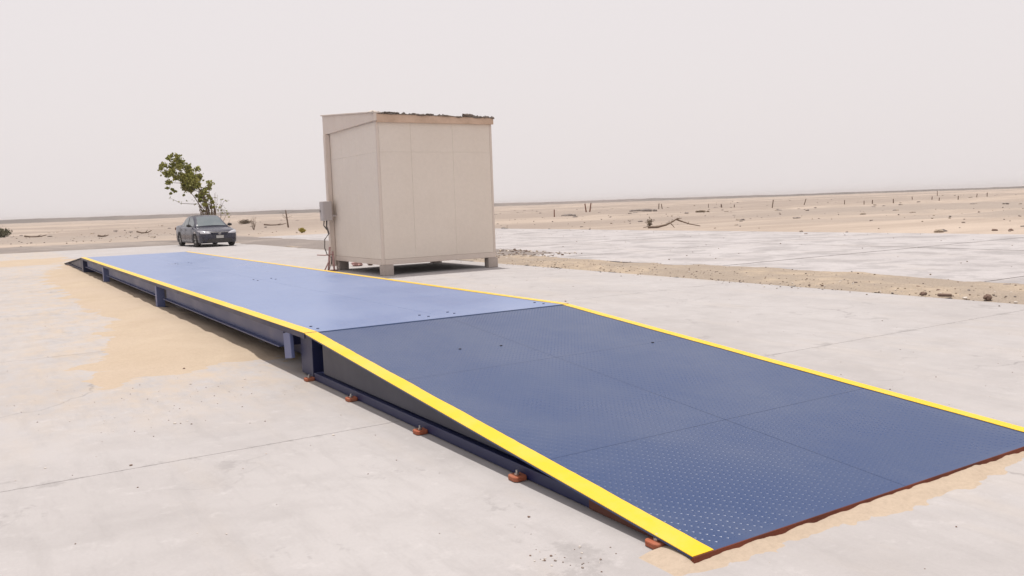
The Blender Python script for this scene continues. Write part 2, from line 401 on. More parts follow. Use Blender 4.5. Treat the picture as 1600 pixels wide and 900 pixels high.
# outer (left) limit of the drift as a function of y
LT = [(-.2, -1.2), (.37, -1.63), (1.3, -1.98), (2.3, -1.92), (4, -1.42), (7.1, -1.22), (11, -1.3), (14, -1.48), (20, -1.3), (23, -.9), (26, -.4), (28, .4)]
NT_ = [(-2.2, 1.2), (-1.96, 1.0), (-1.6, .2), (-1.3, 1.0), (-.83, .92), (-.4, 1.15), (.0, 1.0), (1, 1.4)]
def drift(x, y):
    d1 = x - lerp_tab(LT, y) - .26*N(x, y, .7, 1) - .15*N(x, y*.8, .22, 2) - .10*N(x*.6, y, .09, 12)
    d2 = (y - lerp_tab(NT_, x))*.8 + .22*N(x, y*.5, .5, 4) + .14*N(x*.7, y, .14, 4) + .08*N(x*.7, y, .06, 14)
    d3 = (.75 - x) + .1*N(x, y, .8, 6)
    d4 = 27.5 - y
    d = min(d1, d2, d3, d4)
    h = -.02 + .055*sstep(-.25, 1.1, d) + .020*N(x, y, .55, 7)*sstep(0, .4, d) + .006*N(x*.5, y*2, .14, 9) + .03*sstep(.3, 1.6, d)
    return h if d > -.3 else -.03
field('sand', -2.6, .8, -.3, 28, .035, drift, M['sand'], 'smooth buff sand drifted against the left side of the weighbridge', 'sand', resy=.06)

def strip(x, y):
    e = .30*N(x, y, 1.6, 2)+.14*N(x, y, .4, 3)
    c0, c1 = 9.2, 11.4 + .3*math.sin(y*.5)
    lim = sstep(16, 8, y)
    d = min(x-c0+.10*N(x, y, .5, 6), c1-x+.3) + e*(.45 if x < 10 else 1.)
    h = -.03 + .085*sstep(-.15, .7, d) + .03*N(x, y, .6, 5) + .012*N(x, y, .16, 5)
    return max(h*(.35+.65*lim) - .012*(1-lim), -.1)
field('sand', 8.6, 12.3, -14, 41, .07, strip, M['strip'], 'rough sandy strip with rubble between the two concrete yards', 'sand', resy=.09)
def gravel(x, y):
    d = min(x-8.9, 13.2-x, y-13.5) + .7*N(x, y, 3.2, 2)+.3*N(x, y, .9, 3)
    return -.04 + .09*sstep(-.3, 1.2, d) + .03*N(x, y, .7, 5)
field('gravel', 8.0, 14.5, 13, 53, .12, gravel, M['gravel'], 'grey gravel band behind the cabin running back past the car', 'gravel', resy=.16)
def gravel2(x, y):
    d = min(y-40.6, 51.5-y, 8.6-x) + 1.1*N(x*.35, y, 3.2, 2)+.4*N(x*.4, y, .9, 3)
    return -.05 + .10*sstep(-.3, 1.2, d) + .03*N(x, y, .9, 5)
field('gravel', -32, 9.6, 39, 54, .22, gravel2, M['gravel'], 'grey gravel band across the end of the concrete beyond the far ramp', 'gravel')
def toe(x, y):
    d = min(x+.16, (y+5.19)+.09*N(x, y, .5, 1)+.05*N(x, y, .12, 2)+.03*N(x, y, .05, 2) - .02*abs(x-1.6), -4.85-y+.1)
    d = min(d, (4.2-x)*.3)
    return -.006 + .032*sstep(-.03, .18, d) + .004*N(x, y, .1, 7)*sstep(0, .1, d)
field('sand', -.35, 4.3, -5.6, -4.85, .02, toe, M['sand'], 'thin line of buff sand blown along the foot of the near ramp', 'sand')
def farsand(x, y):
    d = min(y-26, 33-y, x+10, 1.0-x) + 1.2*N(x*.4, y, 2.2, 12) + .4*N(x, y, .7, 2)
    return -.02 + .04*sstep(-.2, 1.6, d) + .008*N(x, y, .5, 7)
field('sand', -12, 2, 24, 35, .15, farsand, M['sand'], 'thin sand sheet on the concrete left of the far ramp', 'sand')

# pebbles nobody could count
def pebbles(name, spots, mats, label, cat='pebbles'):
    mb = MB()
    for i, (x, y, z, r) in enumerate(spots): mb.rock((x, y, z+r*.25), r, i*13+5, (1, random.uniform(.6, 1), .6), i % len(mats))
    return tag(mb.build(name, mats), label, cat, None, 'stuff')
rn = random.Random(3); sp = []
for _ in range(620):
    x, y = rn.uniform(-4.5, 9), rn.uniform(-6.5, 12)
    if -.1 < x < 3.1 and y > -5.2: continue
    sp.append((x, y, 0, rn.uniform(.003, .007) + (.006 if rn.random() < .06 else 0)))
for cx, cy, k, sg in ((-.35, -4.72, 26, .10), (-.46, -4.62, 8, .03), (-1.3, -.7, 24, .35), (-1.9, .2, 20, .5), (4.2, -3.5, 14, .5), (-1.0, .3, 18, .4)):
    for _ in range(k): sp.append((rn.gauss(cx, sg), rn.gauss(cy, sg*1.1), 0, rn.uniform(.003, .008)))
sp += [(-.81, 1.41, .01, .018), (-1.33, -.91, 0, .014), (-1.23, -1.01, 0, .009), (-.25, -4.15, 0, .010), (4.6, 4.9, 0, .03), (5.3, 3.3, 0, .025)]
pebbles('gravel', sp, [M['stone_grey'], M['stone'], M['stone_pale']], 'tiny loose pebbles scattered over the near concrete')
sp = []
for _ in range(800):
    y = rn.uniform(-3, 12) if rn.random() < .8 else rn.uniform(12, 30); x = rn.gauss(9.6, .35) if rn.random() < .5 else rn.uniform(9.1, 11.5)
    sp.append((x, y, max(0, strip(x, y)), rn.uniform(.006, .022)*(1.4 if rn.random() < .1 else 1)))
for _ in range(170):
    x, y = rn.uniform(11.6, 26), rn.uniform(-5, 40); sp.append((x, y, 0, rn.uniform(.008, .028)))
for _ in range(260):
    x, y = rn.uniform(9.6, 13), rn.uniform(13, 17); sp.append((x, y, max(0, gravel(x, y)), rn.uniform(.015, .06)))
pebbles('gravel', sp, [M['stone_grey'], M['strip'], M['gravel'], M['stone_pale'], M['strip'], M['stone']], 'loose rubble and stones in the sandy strip and on the far yard', 'rubble')
sp = []
for _ in range(240):
    x, y = rn.uniform(26, 62), rn.uniform(-5, 70); sp.append((x, y, desert_h(x, y), rn.uniform(.03, .10)))
for _ in range(260):
    x, y = rn.uniform(-20, 20), rn.uniform(53, 90); sp.append((x, y, desert_h(x, y), rn.uniform(.03, .10)))
pebbles('gravel', sp, [M['strip'], M['stone_grey'], M['gravel']], 'stones and dry clods strewn over the desert edge', 'stones')

# single rocks and broken pieces one can point at
def rock(x, y, z, r, sq, m, label, seed):
    r *= .62 if x < 20 else .5
    mb = MB()
    for k in range(3):
        a = k*2.1+seed; mb.rock((math.cos(a)*r*.28, math.sin(a)*r*.28, r*.3*sq[2]), r*(.85-.12*k), seed*7+k, sq)
    o = mb.build('rock', m, bevel=r*.05); o.location = (x, y, z); tag(o, label, 'rock', 'rocks on the sandy strip')
rock(9.26, -.22, .02, .105, (1.2, .9, .75), M['stone'], 'leftmost dark lumpy rock of the row at the edge of the sandy strip', 1)
rock(9.95, .3, .04, .06, (1, 1, .8), M['stone'], 'small brown rock set just behind the row of rocks on the strip', 2)
rock(9.75, -.15, .03, .06, (1, 1, .8), M['stone'], 'small brown rock behind the flat brick on the sandy strip', 3)
rock(9.30, -.82, .01, .085, (1.4, .8, .45), M['stone_pale'], 'whitish flat rock between the flat brick and the dark block', 4)
rock(9.36, -1.10, .02, .105, (1.0, .9, .95), M['stone'], 'chunky dark brown rock nearest the right edge of the photo', 5)
rock(10.97, -.51, .03, .12, (1.6, .8, .5), M['stone_grey'], 'low grey rock on the far side of the sandy strip', 6)
mb = MB(); mb.box(-.09, .09, -.04, .04, 0, .038)
o = mb.build('brick', M['stone'], bevel=.008); o.location = (9.30, -.52, .015); o.rotation_euler = (.05, .03, -.75)
tag(o, 'flat brown brick lying between the dark rock and the whitish one', 'brick')
rock(28.76, 9.41, -.02, .24, (1.2, 1, .7), M['stone'], 'dark rock at the desert edge, left one of a pair', 7)
rock(28.9, 8.9, -.02, .20, (1, 1, .8), M['stone'], 'dark rock at the desert edge, right one of a pair', 8)
rock(24.9, 14.6, -.01, .14, (1.2, 1, .6), M['stone_grey'], 'grey rock alone on the bleached yard before the dead branch', 9)

# ------------------------------------------------------------------ weighbridge deck
H = .444; L = 20.15; Wd = 3.0
wb = thing('weighbridge', (0, 0, 0), 'long blue truck weighbridge deck with yellow painted edges on short legs', 'weighbridge')
cuts = [.30, 6.73, 13.45, L]
for i in range(3):
    for x0, x1 in ((0.004, 1.498), (1.502, 2.996)):
        y0, y1 = cuts[i]+.003, cuts[i+1]-.003
        mb = MB().box(x0, x1, y0, y1, H-.014, H)
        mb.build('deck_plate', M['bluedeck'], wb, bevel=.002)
MB().box(.004, 2.996, 0, .297, H-.014, H+.001).build('end_plate', M['bluedeck'], wb, bevel=.002)
for x0, x1 in ((0.0, .125), (2.91, 3.0)):
    mb = MB(); ny = 300; vs = []
    for i in range(ny+1):
        y = .002+(L-.002)*i/ny; e = .006*noise.noise((y*2.1, x0, 1))+.003*noise.noise((y*11, x0, 2))
        a, b = (x0, x1+e) if x0 == 0 else (x0+e, x1)
        vs += [(a, y, H+.0012), (a, y, H+.0040), (b, y, H+.0040), (b, y, H+.0012)]
    mb.add(vs, [(i*4+k, i*4+(k+1) % 4, (i+1)*4+(k+1) % 4, (i+1)*4+k) for i in range(ny) for k in range(4)]+[(3, 2, 1, 0), tuple(ny*4+k for k in range(4))])
    mb.build('edge_stripe', M['yellow'], wb)
for x0 in (0.0, 2.988):
    MB().box(x0+.0, x0+.012, .0, L, H-.052, H+.0005).build('edge_trim', M['navy'], wb)
def ibeam(x, y0, y1, z0, z1, fl):
    mb = MB(); mb.box(x-.005, x+.005, y0, y1, z0+.0125, z1-.0125)
    mb.box(x-fl, x+.02, y0, y1, z0, z0+.012); mb.box(x-fl, x+.02, y0, y1, z1-.012, z1); return mb
legs = [.42, 7.95, 15.25, 19.95]
for a, b in ((1.0, 7.45), (8.12, 14.85), (15.42, 19.6)):
    ibeam(.11, a, b, .185, H-.055, .06).build('side_beam', M['beam'], wb)
    ibeam(2.89, a, b, .185, H-.055, -.0).build('side_beam', M['beam'], wb)
for x in (.42, .9, 2.1, 2.58):
    MB().box(x-.06, x+.06, .1, L-.1, .045 if x < .6 or x > 2.4 else .20, H-.016).build('centre_or_shade_beam', M['navy'], wb)  # outer pair added low to block light leaking under the deck
for y in (1.0, 7.45, 14.85, 19.6):
    MB().box(.14, 2.86, y-.008, y+.008, .19, H-.018).build('cross_beam', M['navy'], wb)
for y in legs[1:]:
    for x in (.02, 2.85):
        mb = MB().box(x, x+.13, y-.07, y+.07, .015, H-.056)
        lg = mb.build('support_leg', M['leg'], wb, bevel=.006)
        MB().box(x-.02, x+.17, y-.13, y+.13, .0, .014).build('foot_plate', M['navy'], lg)
# near end: end frame and the load cell cover that hangs in front of it
mb = MB(); mb.box(.07, 2.93, .01, .34, .30, H-.016); mb.box(.075, .25, .03, .36, .02, .30); mb.box(2.8, 2.985, .03, .36, .02, .30)
mb.build('end_frame', M['navy'], wb, bevel=.004)
mb = MB(); mb.prism([(.42, .155), (.64, .12), (.66, .37), (.60, .385), (.45, .40)], 'x', .0, .035)
mb.build('load_cell_cover', M['leg'], wb, bevel=.006)
mb = MB(); mb.box(.012, 2.99, L-.34, L-.01, .02, H-.016); mb.build('end_frame', M['navy'], wb, bevel=.004)
def ring(mb, x, y, z, r=.018):
    mb.add([(x+r*math.cos(a), y+r*math.sin(a), z) for a in [k*math.pi/4 for k in range(8)]], [tuple(range(8))])
for i, (x, y) in enumerate(((1.35, .36), (1.37, .19), (1.68, .36), (1.68, .21), (.20, .40), (.20, .2), (2.80, .38), (2.80, .2), (1.40, 6.86), (1.40, 6.6), (1.70, 6.86), (1.70, 6.6), (1.4, 13.6), (1.4, 13.3), (1.7, 13.6), (1.7, 13.3))):
    mb = MB().prism([(x+.015*math.cos(k*math.pi/3), y+.015*math.sin(k*math.pi/3)) for k in range(6)], 'z', H-.004, H+.006)
    mb.build('deck_bolt', M['navy'], wb, bevel=.0015)

# ------------------------------------------------------------------ ramps
def ramp(name, y_top, y_toe, label, near):
    d = 1 if y_toe > y_top else -1
    t = thing(name, (0, y_top, 0), label, 'ramp')
    Ln = abs(y_toe-y_top); zt, zb = H-.004, .036
    al = math.atan2(zt-zb, Ln); Ls = Ln/math.cos(al)
    def P(x, s, h=0):     # s along the slope from the top, h above the plate
        return (x, d*(s*math.cos(al) + h*math.sin(al)), zt - s*math.sin(al) + h*math.cos(al))
    def slopebox(x0, x1, s0, s1, h0, h1):
        mb = MB(); q = [P(x, s, h) for h in (h0, h1) for (x, s) in ((x0, s0), (x1, s0), (x1, s1), (x0, s1))]
        f = [(0,3,2,1),(4,5,6,7),(0,1,5,4),(1,2,6,5),(2,3,7,6),(3,0,4,7)]
        if d < 0: f = [k[::-1] for k in f]
        # for d<0 orientation of (x,s) flips
        return mb.add(q, [k[::-1] for k in f] if d > 0 else [k[::-1] for k in f])
    g = .030
    cutss = [g, Ls*.375, Ls*.75, Ls]
    for a, b in zip(cutss, cutss[1:]):
        for x0, x1 in ((.002, 1.4985), (1.5015, 2.998)):
            m = slopebox(x0, x1, a+.0015, b-.0015, -.010, 0)
            if near:      # raised lugs of the chequer plate
                pit = .036; pv = .025; rows = int((b-a-.02)/pv)
                for j in range(rows):
                    s = a+.014+j*pv
                    if s > b-.012: continue
                    nx = int(1.5/pit)
                    for i in range(nx):
                        x = x0 + .016 + i*pit + (pit*.5 if j % 2 else 0)
                        if x > x1-.015 or x < .135 or x > 2.865: continue
                        if (i+j//2) % 2: ca, sa = .72, .69
                        else: ca, sa = -.72, .69
                        lw, ww, hh = .0122, .0042, .0017
                        m.add([P(x+ca*lw, s+sa*lw, 0), P(x-sa*ww, s+ca*ww, 0), P(x-ca*lw, s-sa*lw, 0), P(x+sa*ww, s-ca*ww, 0), P(x, s, hh)],
                              [(0,1,4),(1,2,4),(2,3,4),(3,0,4)])
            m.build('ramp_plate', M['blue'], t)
    for x0, x1 in ((0, .125), (2.91, 3.0)):
        mb = MB(); ny = 220; vs = []
        for i in range(ny+1):
            s = .004+(Ls-.005)*i/ny; e = .006*noise.noise((s*2.3, x0, 5))+.0028*noise.noise((s*13, x0, 6))
            a, b = (x0, x1+e) if x0 == 0 else (x0+e, x1)
            vs += [P(a, s, .0012), P(a, s, .0042), P(b, s, .0042), P(b, s, .0012)]
        mb.add(vs, [(i*4+k, i*4+(k+1) % 4, (i+1)*4+(k+1) % 4, (i+1)*4+k) for i in range(ny) for k in range(4)]+[(3, 2, 1, 0), tuple(ny*4+k for k in range(4))])
        mb.build('edge_stripe', M['yellow'], t)
    if near:
        for x, s_ in ((.95, 1.25), (1.32, 1.32), (2.55, 1.9)):
            q = P(x, s_, 0); MB().prism([(q[0]+.014*math.cos(k*math.pi/3), q[1]+.014*math.sin(k*math.pi/3)) for k in range(6)], 'z', q[2]-.004, q[2]+.005).build('plug_bolt', M['dark'], t, bevel=.0015)
    # side web under the plate, base rail on the ground
    for x in (.09, 2.90):
        z0 = .085
        e = (zt-.015-z0)/math.tan(al)
        poly = [(d*.22, z0), (d*.22, zt-.014-.22*math.tan(al)), (d*(e-.02), z0+.001)]
        MB().prism(poly, 'x', x, x+.01).build('side_web', M['web'] if near else M['navy'], t)
        cut = Ln-.80
        MB().prism([(d*.05, .006), (d*.05, .075), (d*cut, .075 if near else .075), (d*cut, .006)], 'x', x-.035, x+.05).build('base_rail', M['navy'], t, bevel=.004)
        MB().prism([(d*(cut+.002), .006), (d*(cut+.002), .070), (d*(Ln-.45), .068), (d*(Ln-.05), .030), (d*(Ln-.03), .006)], 'x', x-.04, x+.05).build('toe_rail', M['primerdark'] if near else M['navy'], t, bevel=.004)
    for s in (1.2, 2.4, 3.6):
        zz = zt-.014-s*math.tan(al)
        MB().box(.11, 2.89, d*s-.006, d*s+.006, .02, zz).build('cross_rib', M['navy'], t)
    for x in (.8, 1.5, 2.2):
        MB().prism([(d*.1, .01), (d*.1, zt-.02-.1*math.tan(al)), (d*(Ln-.5), .055), (d*(Ln-.5), .01)], 'x', x-.006, x+.006).build('inner_rib', M['navy'], t)
    # toe bar with worn, slightly wavy lower edge
    mb = MB(); npt = 90
    up = [(i/npt*3.0, zb+.001) for i in range(npt+1)]
    lo = [(x, .010+.007*noise.noise((x*2.2, 3, 0))+.004*noise.noise((x*9, 1, 0))) for x, _ in up]
    vs = [];
    for (x, z1), (_, z0) in zip(up, lo):
        vs += [(x, d*(Ln+.001), z1), (x, d*(Ln+.004), z1-.001), (x, d*(Ln+.010), z0), (x, d*(Ln-.02), z0)]
    mb.add(vs, [(i*4+k, i*4+k+1, (i+1)*4+k+1, (i+1)*4+k) for i in range(npt) for k in range(3)] + [(0, 1, 2, 3), tuple(npt*4+k for k in (3, 2, 1, 0))])
    mb.build('toe_bar', M['toe'] if near else M['navy'], t)
    # anchor brackets with a bolt each
    for s in ((.02, 1.07, 2.36, 3.62, 4.80) if near else (1.0, 3.0, 4.6)):
        for x, sx in ((.03, -1), (2.97, 1)):
            w_ = .058
            poly = []
            for k in range(12):
                aa = k*math.pi/6; ex = .045*max(-1, min(1, 1.35*math.cos(aa))); ey = .047*max(-1, min(1, 1.35*math.sin(aa)))
                poly.append((x + sx*.012+ex, d*s+ey))
            br = MB().prism(poly, 'z', .002, .030).build('anchor_bracket', M['primer'], t, bevel=.006)
            mb = MB(); cx, cy = x+sx*.016, d*s
            mb.prism([(cx+.015*math.cos(k*math.pi/3), cy+.015*math.sin(k*math.pi/3)) for k in range(6)], 'z', .030, .042)
            mb.prism([(cx+.007*math.cos(k*math.pi/4), cy+.007*math.sin(k*math.pi/4)) for k in range(8)], 'z', .042, .060)
            mb.build('anchor_bolt', M['bolt'], br, bevel=.001)
    return t
ramp('near_access_ramp'.replace('near_', ''), -.004, -5.05, 'blue chequer plate ramp with yellow edges sloping down toward the viewer', True)
ramp('access_ramp', L+.004, L+6.0, 'dark ramp sloping away at the far end of the blue weighbridge', False)

# ------------------------------------------------------------------ cabin
X0, X1, Y0, Y1 = 5.45, 8.52, 10.80, 13.95
Z0, ZT = .25, 3.55
cb = thing('site_cabin', (X0, Y0, 0), 'tall windowless beige panel cabin standing on concrete blocks beside the weighbridge', 'cabin')
def cbx(x0, x1, y0, y1, z0, z1): return MB().box(x0-X0, x1-X0, y0-Y0, y1-Y0, z0, z1)
g = .002
fx = [X0+.06, 6.31, 7.42, X1-.06]
for a, b in zip(fx, fx[1:]):
    for z0, z1 in ((Z0+.13, 2.86), (2.8615, ZT)):
        cbx(a+g/2, b-g/2, Y0, Y0+.05, z0, z1).build('wall_panel', M['shed'], cb, bevel=.002)
        cbx(a+g/2, b-g/2, Y1-.05, Y1, z0, z1).build('wall_panel', M['shed'], cb, bevel=.002)
fy = [Y0+.06, 12.1, 13.05, Y1-.06]
for a, b in zip(fy, fy[1:]):
    for z0, z1 in ((Z0+.13, 2.86), (2.8615, ZT)):
        cbx(X0, X0+.05, a+g/2, b-g/2, z0, z1).build('wall_panel', M['shed'], cb, bevel=.002)
        cbx(X1-.05, X1, a+g/2, b-g/2, z0, z1).build('wall_panel', M['shed'], cb, bevel=.002)
cbx(X0+.03, X1-.03, Y0+.03, Y1-.03, Z0+.1, ZT-.01).build('inner_core', M['shedjoint'], cb)
for x, y in ((X0, Y0), (X1, Y0), (X0, Y1), (X1, Y1)):
    sx = .058 if x == X0 else -.058; sy = .058 if y == Y0 else -.058
    xa, xb = sorted((x-(.004 if sx > 0 else -.004), x+sx)); ya, yb = sorted((y-(.004 if sy > 0 else -.004), y+sy))
    cbx(xa, xb, ya, yb, Z0+.002, ZT).build('corner_post', M['shedtrim'], cb, bevel=.006)
# base frame, a little uneven
for (x0, x1, y0, y1) in ((X0+.06, X1-.06, Y0-.012, Y0+.06), (X0+.06, X1-.06, Y1-.06, Y1+.012), (X0-.012, X0+.06, Y0+.06, Y1-.06), (X1-.06, X1+.012, Y0+.06, Y1-.06)):
    cbx(x0, x1, y0, y1, Z0, Z0+.125).build('base_frame', M['shedtrim'], cb, bevel=.006)
cbx(X0+.07, X1-.07, Y0+.07, Y1-.07, Z0+.04, Z0+.09).build('floor_panel', M['felt'], cb)
# roof: slopes up to the rear, tapered fascia on the left, raw timber edge in front
rz0, rz1 = 3.735, 4.0
def roofz(y): return rz0 + (rz1-rz0)*(y-Y0)/(Y1-Y0)
mb = MB(); mb.prism([(.01, ZT-.005), (.01, rz0-.03), (Y1-Y0+.12, roofz(Y1)+.0), (Y1-Y0+.12, ZT-.005)], 'x', .0, X1-X0+.0)
mb.build('roof', M['shedtrim'], cb)
mb = MB(); mb.prism([(-.07, ZT+.02), (-.07, rz0+.002), (Y1-Y0+.16, roofz(Y1)+.012), (Y1-Y0+.16, ZT-.03)], 'x', -.075, -.002)
mb.build('side_fascia', M['shedtrim'], cb, bevel=.005)
mb = MB(); mb.prism([(-.075, roofz(Y0)+.004), (-.075, roofz(Y0)+.034), (Y1-Y0+.2, roofz(Y1)+.045), (Y1-Y0+.2, roofz(Y1)+.014)], 'x', -.11, .10)
mb.build('fascia_cap', M['shedtrim'], cb, bevel=.004)
mb = MB(); nn = 60; vs = []
for i in range(nn+1):
    x = (X1-X0+.03)*i/nn; top = rz0 - .005 + .012*noise.noise((x*2.5, 0, 4)) - .035*(x/3)
    bot = ZT-.012+.006*noise.noise((x*1.7, 2, 4))
    vs += [(x, -.065, bot), (x, -.065, top), (x, -.005, top), (x, -.005, bot)]
mb.add(vs, [(i*4+k, i*4+(k+1) % 4, (i+1)*4+(k+1) % 4, (i+1)*4+k) for i in range(nn) for k in range(4)] + [(3, 2, 1, 0), tuple(nn*4+k for k in range(4))])
mb.build('front_fascia', M['timber'], cb)
# torn roofing felt along the front edge
rn = random.Random(11)
mb = MB(); nn = 130; vs = []
for i in range(nn+1):
    x = .02+(X1-X0+.03)*i/nn
    a = noise.noise((x*3.1, 7, 1)); b = noise.noise((x*13, 2, 1))
    top = rz0 + .010 - .035*(x/3) + .022*max(-.2, a) + .014*b; low = rz0-.012-.035*(x/3) - .035*max(0, noise.noise((x*4, 5, 2)))-.008*b
    oy = -.08 - .03*max(0, a)
    vs += [(x, oy, low), (x, oy-.004, (low+top)/2), (x, oy+.02, top), (x, .6, top+.04)]
mb.add(vs, [(i*4+k, i*4+k+1, (i+1)*4+k+1, (i+1)*4+k) for i in range(nn) for k in range(3)])
mb.build('roofing_felt', M['felt'], cb)
for i in range(26):
    x = rn.choice((rn.uniform(0, .6), rn.uniform(.6, 1.6), rn.uniform(2.3, 2.7), rn.uniform(2.8, 3.02), rn.uniform(.05, 3)))
    y = rn.uniform(-.08, .02); z = rz0 + .006 - .035*(x/3)
    mb = MB(); l = rn.uniform(.06, .16); h = rn.uniform(.015, .05); e = rn.uniform(-.4, .4)
    mb.add([(x, y, z-.03), (x+l, y+.02, z-.025), (x+l*.8, y+.03, z+h*.6), (x+l*(.5+e*.5), y+.01, z+h), (x+l*.2, y, z+h*.4),
            (x+.01, y+.03, z-.03), (x+l+.01, y+.05, z-.02), (x+l*.8, y+.05, z+h*.5), (x+l*(.5+e*.5), y+.03, z+h*.9), (x+l*.2, y+.03, z+h*.3)],
           [(0, 1, 2, 3, 4), (9, 8, 7, 6, 5), (0, 5, 6, 1), (1, 6, 7, 2), (2, 7, 8, 3), (3, 8, 9, 4), (4, 9, 5, 0)])
    mb.build('felt_scrap', M['felt'], cb)
for k, (x, w_, h_, m) in enumerate(((.35, .30, .05, 'felt'), (1.0, .12, .045, 'felt'), (1.38, .16, .05, 'felt'), (2.42, .22, .09, 'felt'), (-.05, .13, .075, 'stone_pale'), (2.98, .07, .05, 'felt'))):
    mb = MB()
    for q in range(4): mb.rock((x+(q-1.5)*w_*.35, -.02+.02*q, rz0-.035*(max(x, 0)/3)+h_*.35), h_*(1.05-.15*abs(q-1.5)), k*9+q, (w_/h_*.8, .9, .75))
    mb.build('felt_fold' if m == 'felt' else 'rag', M[m], cb)
# rear left upright that stands proud of the wall, meter box and its cable
mb = MB(); mb.prism([(-.135, Y1-Y0-.12), (-.006, Y1-Y0-.12), (-.006, Y1-Y0+.02), (-.135, Y1-Y0+.02)], 'z', .10, ZT-.04)
mb.build('downpipe_cover', M['shedtrim'], cb, bevel=.008)
xb, yb = -.36, Y1-Y0-.36
bx = MB().box(xb, xb+.225, yb, yb+.30, 1.30, 1.80).build('meter_box', M['boxgrey'], cb, bevel=.010)
MB().box(xb-.008, xb-.001, yb+.02, yb+.28, 1.33, 1.77).build('box_door', M['boxgrey'], bx, bevel=.003)
MB().box(xb-.02, xb-.009, yb+.22, yb+.24, 1.52, 1.58).build('latch', M['blk'], bx)
MB().box(xb+.22, -.005, yb+.05, yb+.09, 1.4, 1.44).build('box_bracket', M['boxgrey'], bx)
mb = MB()
mb.tube([(xb+.10, yb+.1, 1.30), (xb+.09, yb+.1, 1.15), (xb+.12, yb+.09, 1.02), (xb+.14, yb+.1, .95)], .022, 6)
mb.tube([(xb+.05, yb+.15, 1.30), (xb+.03, yb+.14, 1.18), (xb+.10, yb+.1, 1.06)], .016, 6)
mb.tube([(xb+.14, yb+.1, .96), (xb+.02, yb+.1, .82), (xb+.0, yb+.08, .6), (xb+.05, yb+.06, .42), (xb+.16, yb+.05, .34), (xb+.19, yb+.06, .5), (xb+.15, yb+.05, .2), (xb+.05, yb-.02, .02)], .013, 6)
mb.build('cable', M['cable'], cb, smooth=True)

def block(x, y, label, sx=.27, sy=.22, h=.247):
    mb = MB().box(-sx/2, sx/2, -sy/2, sy/2, 0, h)
    o = mb.build('concrete_block', M['block'], bevel=.012); o.location = (x, y, 0.001)
    tag(o, label, 'concrete block', 'blocks under the cabin corners')
block(X0+.12, Y0+.06, 'pale concrete block under the nearest corner of the beige cabin')
block(X1-.10, Y0+.07, 'concrete block under the right front corner of the beige cabin')
block(X0+.16, Y1-.12, 'shadowed concrete block under the left rear corner of the beige cabin')
block(X1-.16, Y1-.12, 'concrete block under the hidden rear right corner of the beige cabin')

# crumpled pink plastic below the meter box and a bundle under the cabin
def crumple(name, x, y, sx, sy, sz, m, label, cat, seed):
    mb = MB(); nu, nv = 16, 10; vs = []
    for j in range(nv+1):
        for i in range(nu):
            th = 2*math.pi*i/nu; ph = math.pi*j/nv
            p = Vector((math.sin(ph)*math.cos(th), math.sin(ph)*math.sin(th), math.cos(ph)))
            q = 1 + .45*noise.noise(p*1.8+Vector((seed, 0, 0))) + .18*noise.noise(p*5+Vector((seed, 0, 0)))
            vs.append((p.x*sx*q, p.y*sy*q, max(0, sz*.9+p.z*sz*q)))
    mb.add(vs, [(j*nu+i, j*nu+(i+1) % nu, (j+1)*nu+(i+1) % nu, (j+1)*nu+i) for j in range(nv) for i in range(nu)])
    o = mb.build(name, m, smooth=False); o.location = (x, y, .002); tag(o, label, cat)
crumple('plastic_bag', 6.35, 14.7, .17, .12, .07, M['pink'], 'crumpled pink plastic bag on the ground seen under the cabin', 'bag', 3)
crumple('plastic_bag', 6.72, 14.6, .08, .08, .06, M['stone'], 'small dark bundle next to the crumpled pink bag under the cabin', 'bag', 8)
# stack of pinkish pipe offcuts standing at the rear left foot of the cabin
t = thing('pipe_offcuts', (5.12, 13.5, 0), 'pinkish pipe offcuts leaning at the left rear foot of the cabin', 'pipes')
for a, b, r_ in (((-.02, 0, .01), (.08, .10, .62), .028), ((.10, -.10, .01), (.14, .08, .50), .026), ((-.15, -.05, .02), (.02, -.05, .33), .018)):
    MB().tube([a, tuple((Vector(a)+Vector(b))/2), b], r_, 8).build('pipe', M['pink'], t, smooth=True)
MB().tube([(-.30, .0, .44), (-.1, .02, .42), (.12, .03, .43)], .014, 6).build('cross_pipe', M['pink'], t, smooth=True)
MB().tube([(-.22, -.12, .02), (.05, -.10, .03), (.2, -.08, .02)], .02, 6).build('lying_pipe', M['pink'], t, smooth=True)

# ------------------------------------------------------------------ car
car = thing('parked_car', (7.32, 37.6, 0), 'dark grey sedan parked nose to the viewer on the concrete in front of the tree', 'car', rz=R(3))
car.scale = (1.04, 1.04, 1.04)
CL = 4.8
def tab(t, s): return lerp_tab(t, s)
